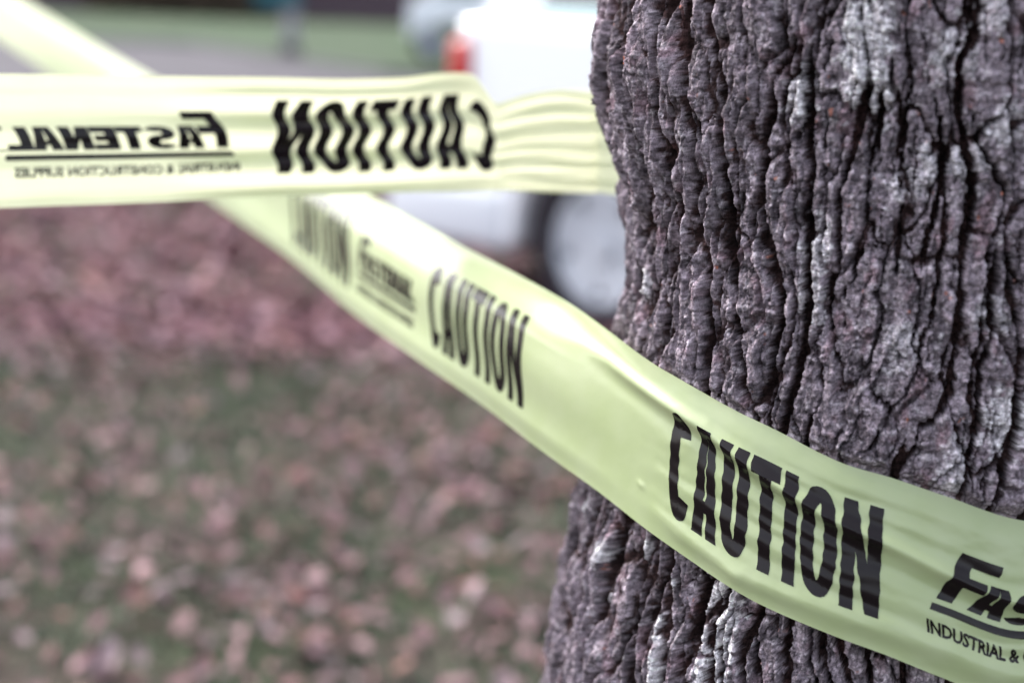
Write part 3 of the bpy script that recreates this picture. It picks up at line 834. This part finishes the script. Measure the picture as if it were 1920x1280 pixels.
def side_extrude(bm, prof, y0, y1, bev=0.03):
    vs0 = [bm.verts.new((x, y0, z)) for x, z in prof]; vs1 = [bm.verts.new((x, y1, z)) for x, z in prof]
    n = len(prof); a = bm.faces.new(vs0); b = bm.faces.new(list(reversed(vs1)))
    for i in range(n): bm.faces.new((vs0[i], vs1[i], vs1[(i + 1) % n], vs0[(i + 1) % n]))
    bmesh.ops.recalc_face_normals(bm, faces=bm.faces)
    if bev:
        es = list(a.edges) + list(b.edges)
        bmesh.ops.bevel(bm, geom=es, offset=bev, segments=3, affect='EDGES', profile=.6)

def arch(xc, r, z0, n=12, rev=False):
    p = [(xc + r * math.cos(math.pi * (1 - i / n)), z0 + r * math.sin(math.pi * (1 - i / n)) - 0.0) for i in range(n + 1)]
    return p

def wheel(parent, x, y, z, r, rim, w, out):
    """out = +1/-1: the side the rim faces"""
    t = empty('wheel', (x, y, z)); t.parent = parent
    bm = bmesh.new()
    s = out
    lathe(bm, [(rim, -w / 2 * s), (rim + .02, -w / 2 * s), (r - .02, -w / 2 * s), (r, -w * .36 * s), (r, w * .36 * s), (r - .02, w / 2 * s), (rim + .02, w / 2 * s), (rim, w * .42 * s), (rim, -w / 2 * s)])
    bmesh.ops.recalc_face_normals(bm, faces=bm.faces)
    bm_obj('tyre', bm, tyre_m, t, True)
    bm = bmesh.new()
    lathe(bm, [(rim, -w * .4 * s), (rim, w * .42 * s), (rim - .018, w * .44 * s), (rim - .03, w * .30 * s), (rim - .03, -w * .4 * s)])
    # dished face with five broad spokes and holes between
    for k in range(5):
        a = 2 * math.pi * k / 5 + .3
        for (r0_, r1_, hw) in ((0.0, rim - .02, .075),):
            ux, uz = math.cos(a), math.sin(a); px_, pz_ = -uz, ux
            q0 = [(px_ * hw * .8, w * .33 * s, pz_ * hw * .8), (-px_ * hw * .8, w * .33 * s, -pz_ * hw * .8),
                  (ux * r1_ - px_ * hw * 1.25, w * .40 * s, uz * r1_ - pz_ * hw * 1.25), (ux * r1_ + px_ * hw * 1.25, w * .40 * s, uz * r1_ + pz_ * hw * 1.25)]
            f = [bm.verts.new(p) for p in q0]; g = [bm.verts.new((p[0], p[1] - .03 * s, p[2])) for p in q0]
            bm.faces.new(f); bm.faces.new(g)
            for i in range(4): bm.faces.new((f[i], f[(i + 1) % 4], g[(i + 1) % 4], g[i]))
    cyl(bm, (0, w * .36 * s, 0), (0, 1, 0), .055, .035, 24)
    bmesh.ops.recalc_face_normals(bm, faces=bm.faces)
    bm_obj('rim', bm, alloy_m, t)
    bm = bmesh.new(); cyl(bm, (0, w * .02 * s, 0), (0, 1, 0), rim - .032, .02, 32); bm_obj('brake_disc', bm, post_m, t)
    return t

def parked_suv():
    """local x: 0 at the hatch base -> front; y: - is the side towards the viewer; z up"""
    AX = 0.74; FA = 3.38; hw = 0.90
    root = empty('parked_suv')
    prof = [(-.30, .30), (AX - .46, .24)] + arch(AX, .41, .30, 14) + [(AX + .46, .22), (FA - .46, .22)] + arch(FA, .41, .30, 14) + \
           [(FA + .46, .24), (4.08, .26), (4.16, .45), (4.14, .72), (4.02, .86), (3.10, 1.02), (2.95, 1.07), (.10, 1.13), (.0, 1.12), (-.04, .86), (-.20, .72), (-.33, .62)]
    bm = bmesh.new(); side_extrude(bm, prof, -hw, hw, .05)
    bm_obj('body', bm, white_p, root)
    bm = bmesh.new()
    side_extrude(bm, [(.03, 1.125), (3.0, 1.065), (2.35, 1.50), (2.05, 1.58), (1.2, 1.64), (.55, 1.63), (.28, 1.58)], -hw + .07, hw - .07, .06)
    bm_obj('cabin', bm, white_p, root)
    for sgn in (-1, 1):
        for q in ([(.36, 1.17), (.72, 1.165), (.78, 1.52), (.50, 1.52)], [(.80, 1.165), (1.62, 1.15), (1.62, 1.54), (.86, 1.53)], [(1.70, 1.15), (2.72, 1.13), (2.28, 1.44), (1.72, 1.53)]):
            bm = bmesh.new(); y = sgn * (hw - .066); side_extrude(bm, q, y - .006, y + .006, 0); bm_obj('side_window', bm, glass_m, root)
        bm = bmesh.new(); y = sgn * (hw - .05); box(bm, .14, 2.8, y - .012, y + .012, 1.115, 1.160, .004, 1); bm_obj('window_trim', bm, teal_m, root)
    bm = bmesh.new(); vs = [bm.verts.new(p) for p in ((2.975, -.70, 1.105), (2.975, .70, 1.105), (2.40, .66, 1.49), (2.40, -.66, 1.49))]; bm.faces.new(vs)
    for v in vs: v.co.x += .014
    bm_obj('windscreen', bm, glass_m, root)
    bm = bmesh.new(); vs = [bm.verts.new(p) for p in ((.03, -.68, 1.18), (.03, .68, 1.18), (.255, .64, 1.54), (.255, -.64, 1.54))]; bm.faces.new(vs)
    for v in vs: v.co.x -= .012
    bm_obj('rear_window', bm, glass_m, root)
    for sgn in (-1, 1):
        bm = bmesh.new(); box(bm, -.045, .085, sgn * (hw - .08) - .10, sgn * (hw - .08) + .088, .80, 1.05, .035, 3)
        bm_obj('tail_light', bm, red_m, root, True)
        bm = bmesh.new(); box(bm, 3.95, 4.16, sgn * .68 - .18, sgn * .68 + .18, .64, .78, .03, 3); bm_obj('headlight', bm, alloy_m, root)
    bm = bmesh.new(); box(bm, -.44, -.24, -hw + .03, hw - .03, .27, .60, .07, 4)
    box(bm, -.40, AX - .45, -hw - .012, -hw + .3, .24, .50, .05, 4); box(bm, -.40, AX - .45, hw - .3, hw + .012, .24, .50, .05, 4)
    bm_obj('rear_bumper', bm, chrome_m, root, True)
    bm = bmesh.new(); box(bm, 4.05, 4.22, -hw + .06, hw - .06, .25, .52, .06, 3); bm_obj('front_bumper', bm, chrome_m, root, True)
    bm = bmesh.new()
    for xx in (AX, FA): box(bm, xx - .40, xx + .40, -hw + .10, hw - .10, .26, .66, .0)
    box(bm, -.2, 4.0, -.5, .5, .17, .25, .01); bm_obj('chassis', bm, dark_m, root)
    for sgn in (-1, 1):
        for (xa, xb) in ((AX + .42, 1.66), (1.675, 2.86)):
            bm = bmesh.new(); y = sgn * (hw + .004); box(bm, xa, xb, y - .005, y + .005, .33, 1.06, .004, 1); d = bm_obj('door', bm, white_p, root)
            bm = bmesh.new(); box(bm, xa + .07, xa + .22, sgn * (hw + .025) - .012, sgn * (hw + .025) + .012, .90, .93, .008, 2); bm_obj('handle', bm, white_p, d)
        bm = bmesh.new(); box(bm, 2.62, 2.72, sgn * (hw + .07) - .09, sgn * (hw + .07) + .09, 1.06, 1.19, .03, 2); bm_obj('mirror', bm, white_p, root)
        for xx in (AX, FA): wheel(root, xx, sgn * (hw - .11), .325, .325, .226, .21, sgn)
    return root
suv = parked_suv()
tag(suv, 'white SUV with red tail lamp and silver wheel parked on fallen leaves', 'car')
# rear wheel seen at photo (1112, 482), 5.2 m away, nose pointing right and nearer
HEAD = rad(-42)
wp = pt(1116, 494, 5.22)
off = Matrix.Rotation(HEAD, 3, 'Z') @ Vector((0.74, -0.90, 0))
suv.location = (wp[0] - off.x, wp[1] - off.y, 0.0); suv.rotation_euler = (0, 0, HEAD)

def box_truck():
    root = empty('box_truck')
    bm = bmesh.new(); box(bm, 1.75, 6.3, -1.1, 1.1, .95, 3.1, .04, 2); bm_obj('cargo_box', bm, white_p, root)
    bm = bmesh.new(); side_extrude(bm, [(-.1, .55), (.12, .50), (.30, .55), (.48, .72), (.9, .95), (1.3, .72), (1.6, .6), (1.72, .6), (1.72, 2.2), (.75, 2.2), (.35, 1.5), (-.08, 1.3)], -1.0, 1.0, .05); bm_obj('cab', bm, white_p, root)
    for sgn in (-1, 1):
        bm = bmesh.new(); side_extrude(bm, [(.55, 1.45), (1.4, 1.45), (1.4, 2.0), (.85, 2.0)], sgn * 1.006 - .006, sgn * 1.006 + .006, 0); bm_obj('side_window', bm, glass_m, root)
        bm = bmesh.new(); box(bm, -.13, -.08, sgn * .75 - .15, sgn * .75 + .15, .8, 1.0, .02); bm_obj('headlight', bm, alloy_m, root)
        for xx in (.42, 4.9): wheel(root, xx, sgn * .88, .40, .40, .24, .26, sgn)
    bm = bmesh.new(); vs = [bm.verts.new(p) for p in ((.335, -.85, 1.52), (.335, .85, 1.52), (.725, .8, 2.12), (.725, -.8, 2.12))]; bm.faces.new(vs)
    for v in vs: v.co.x -= .015
    bm_obj('windscreen', bm, glass_m, root)
    bm = bmesh.new(); box(bm, .9, 6.2, -.4, .4, .62, .94, .02); bm_obj('chassis', bm, dark_m, root)
    return root
van = box_truck()
tag(van, 'white box truck parked far off on the green lawn beyond the SUV', 'truck')
g = ground_pt(772, 113)
van.location = (g[0] - 0.0, g[1], 0.008); van.rotation_euler = (0, 0, rad(4))
print('van', van.location[:])

# teal sign on a grey post beside the road
sg = ground_pt(545, 112)
sign = empty('road_sign', (sg[0], sg[1], 0.0), rad(8))
tag(sign, 'teal sign panel on a grey post standing at the far grass edge', 'sign')
tsign_m = noisy('teal_panel', (.022, .085, .105), (.03, .105, .13), 3, .5)
bm = bmesh.new(); box(bm, -.16, .16, -.08, .08, -.02, 1.62, .02); bm_obj('post', bm, post_m, sign)
bm = bmesh.new(); box(bm, -.75, .2, -.14, -.09, 1.10, 1.75, .02); bm_obj('panel', bm, tsign_m, sign)
bm = bmesh.new(); box(bm, -.22, .22, -.15, .15, -.02, .30, .03); bm_obj('base', bm, dark_m, sign)

# brick building far behind the lawn
def building():
    bx, by = -2.0, 105.0
    root = empty('brick_building', (bx, by, 0))
    tag(root, 'long dull purple-brown brick building at the far edge of the lawn', 'building')
    m, n, l, b = node_mat('brick', (.12, .07, .09), .9)
    tc = n.new('ShaderNodeTexCoord'); br = n.new('ShaderNodeTexBrick'); br.inputs['Scale'].default_value = 1.0
    br.inputs['Color1'].default_value = (.058, .033, .045, 1); br.inputs['Color2'].default_value = (.042, .025, .034, 1); br.inputs['Mortar'].default_value = (.08, .065, .08, 1)
    br.inputs['Brick Width'].default_value = .9; br.inputs['Row Height'].default_value = .3; br.inputs['Mortar Size'].default_value = .03
    mp = n.new('ShaderNodeMapping'); mp.inputs['Rotation'].default_value = (rad(90), 0, 0); l.new(tc.outputs['Object'], mp.inputs[0]); l.new(mp.outputs[0], br.inputs[0]); l.new(br.outputs[0], b.inputs['Base Color'])
    bm = bmesh.new(); box(bm, -60, 60, 0, 14, -.1, 6.2, 0); bm_obj('wall', bm, m, root)
    roof_m = noisy('roof_tile', (.09, .08, .09), (.12, .10, .12), 2, .9)
    bm = bmesh.new(); vs = [(-61, -1, 6.2), (61, -1, 6.2), (61, 15, 6.2), (-61, 15, 6.2), (-58, 7, 9.4), (58, 7, 9.4)]
    vs = [bm.verts.new(v) for v in vs]
    for f in ((0, 1, 5, 4), (1, 2, 5), (2, 3, 4, 5), (3, 0, 4), (3, 2, 1, 0)): bm.faces.new([vs[i] for i in f])
    bm_obj('roof', bm, roof_m, root)
    frame_m, *_ = node_mat('window_frame', (.5, .48, .5), .6)
    for k in range(20):
        x = -55 + k * 5.8
        bm = bmesh.new(); box(bm, x - .8, x + .8, -.06, .02, 2.6, 4.4, 0); w = bm_obj('window', bm, frame_m, root)
        bm = bmesh.new(); box(bm, x - .7, x + .7, -.08, -.055, 2.7, 4.3, 0); bm_obj('pane', bm, glass_m, w)
building()

# dark shrubs in front of the building, left part of the view
def shrub(x, y, w, h, seed, label):
    r = np.random.default_rng(seed); n = 2600
    u = r.normal(0, 1, (n, 3)); u /= np.linalg.norm(u, axis=1)[:, None]; rr = r.uniform(.55, 1.0, n) ** .5
    lump = 1 + .25 * np.sin(u[:, 0] * 5 + seed) * np.cos(u[:, 2] * 4)
    c = u * (rr * lump)[:, None] * np.array([w / 2, w / 2.4, h / 2]) + np.array([0, 0, h / 2])
    c[:, 2] = np.maximum(c[:, 2], .05)
    s = .16; a = r.normal(0, s, (n, 3)); b = r.normal(0, s, (n, 3))
    V = np.stack([c - a, c - b, c + a, c + b], 1).reshape(-1, 3)
    me = np_mesh('shrub', V, np.arange(n * 4).reshape(-1, 4)); me.materials.append(shrub_m)
    o = bpy.data.objects.new('shrub', me); C.objects.link(o); o.location = (x, y, 0)
    tag(o, label, 'shrub', 'shrubs along the far building')
shrub_m = noisy('shrub_leaf', (.05, .045, .03), (.10, .07, .06), 1.5, .8)
for i, (px, w, lab) in enumerate(((250, 7, 'dark brown shrub at the left end of the far building, nearest the tape'), (345, 6, 'dark brown shrub second from the left before the far building'), (440, 6, 'dark brown shrub just left of the teal sign, before the far building'))):
    d = ray(px, 20); t = 98 / d[1]; shrub(d[0] * t, 98, w, 2.6, 40 + i, lab)
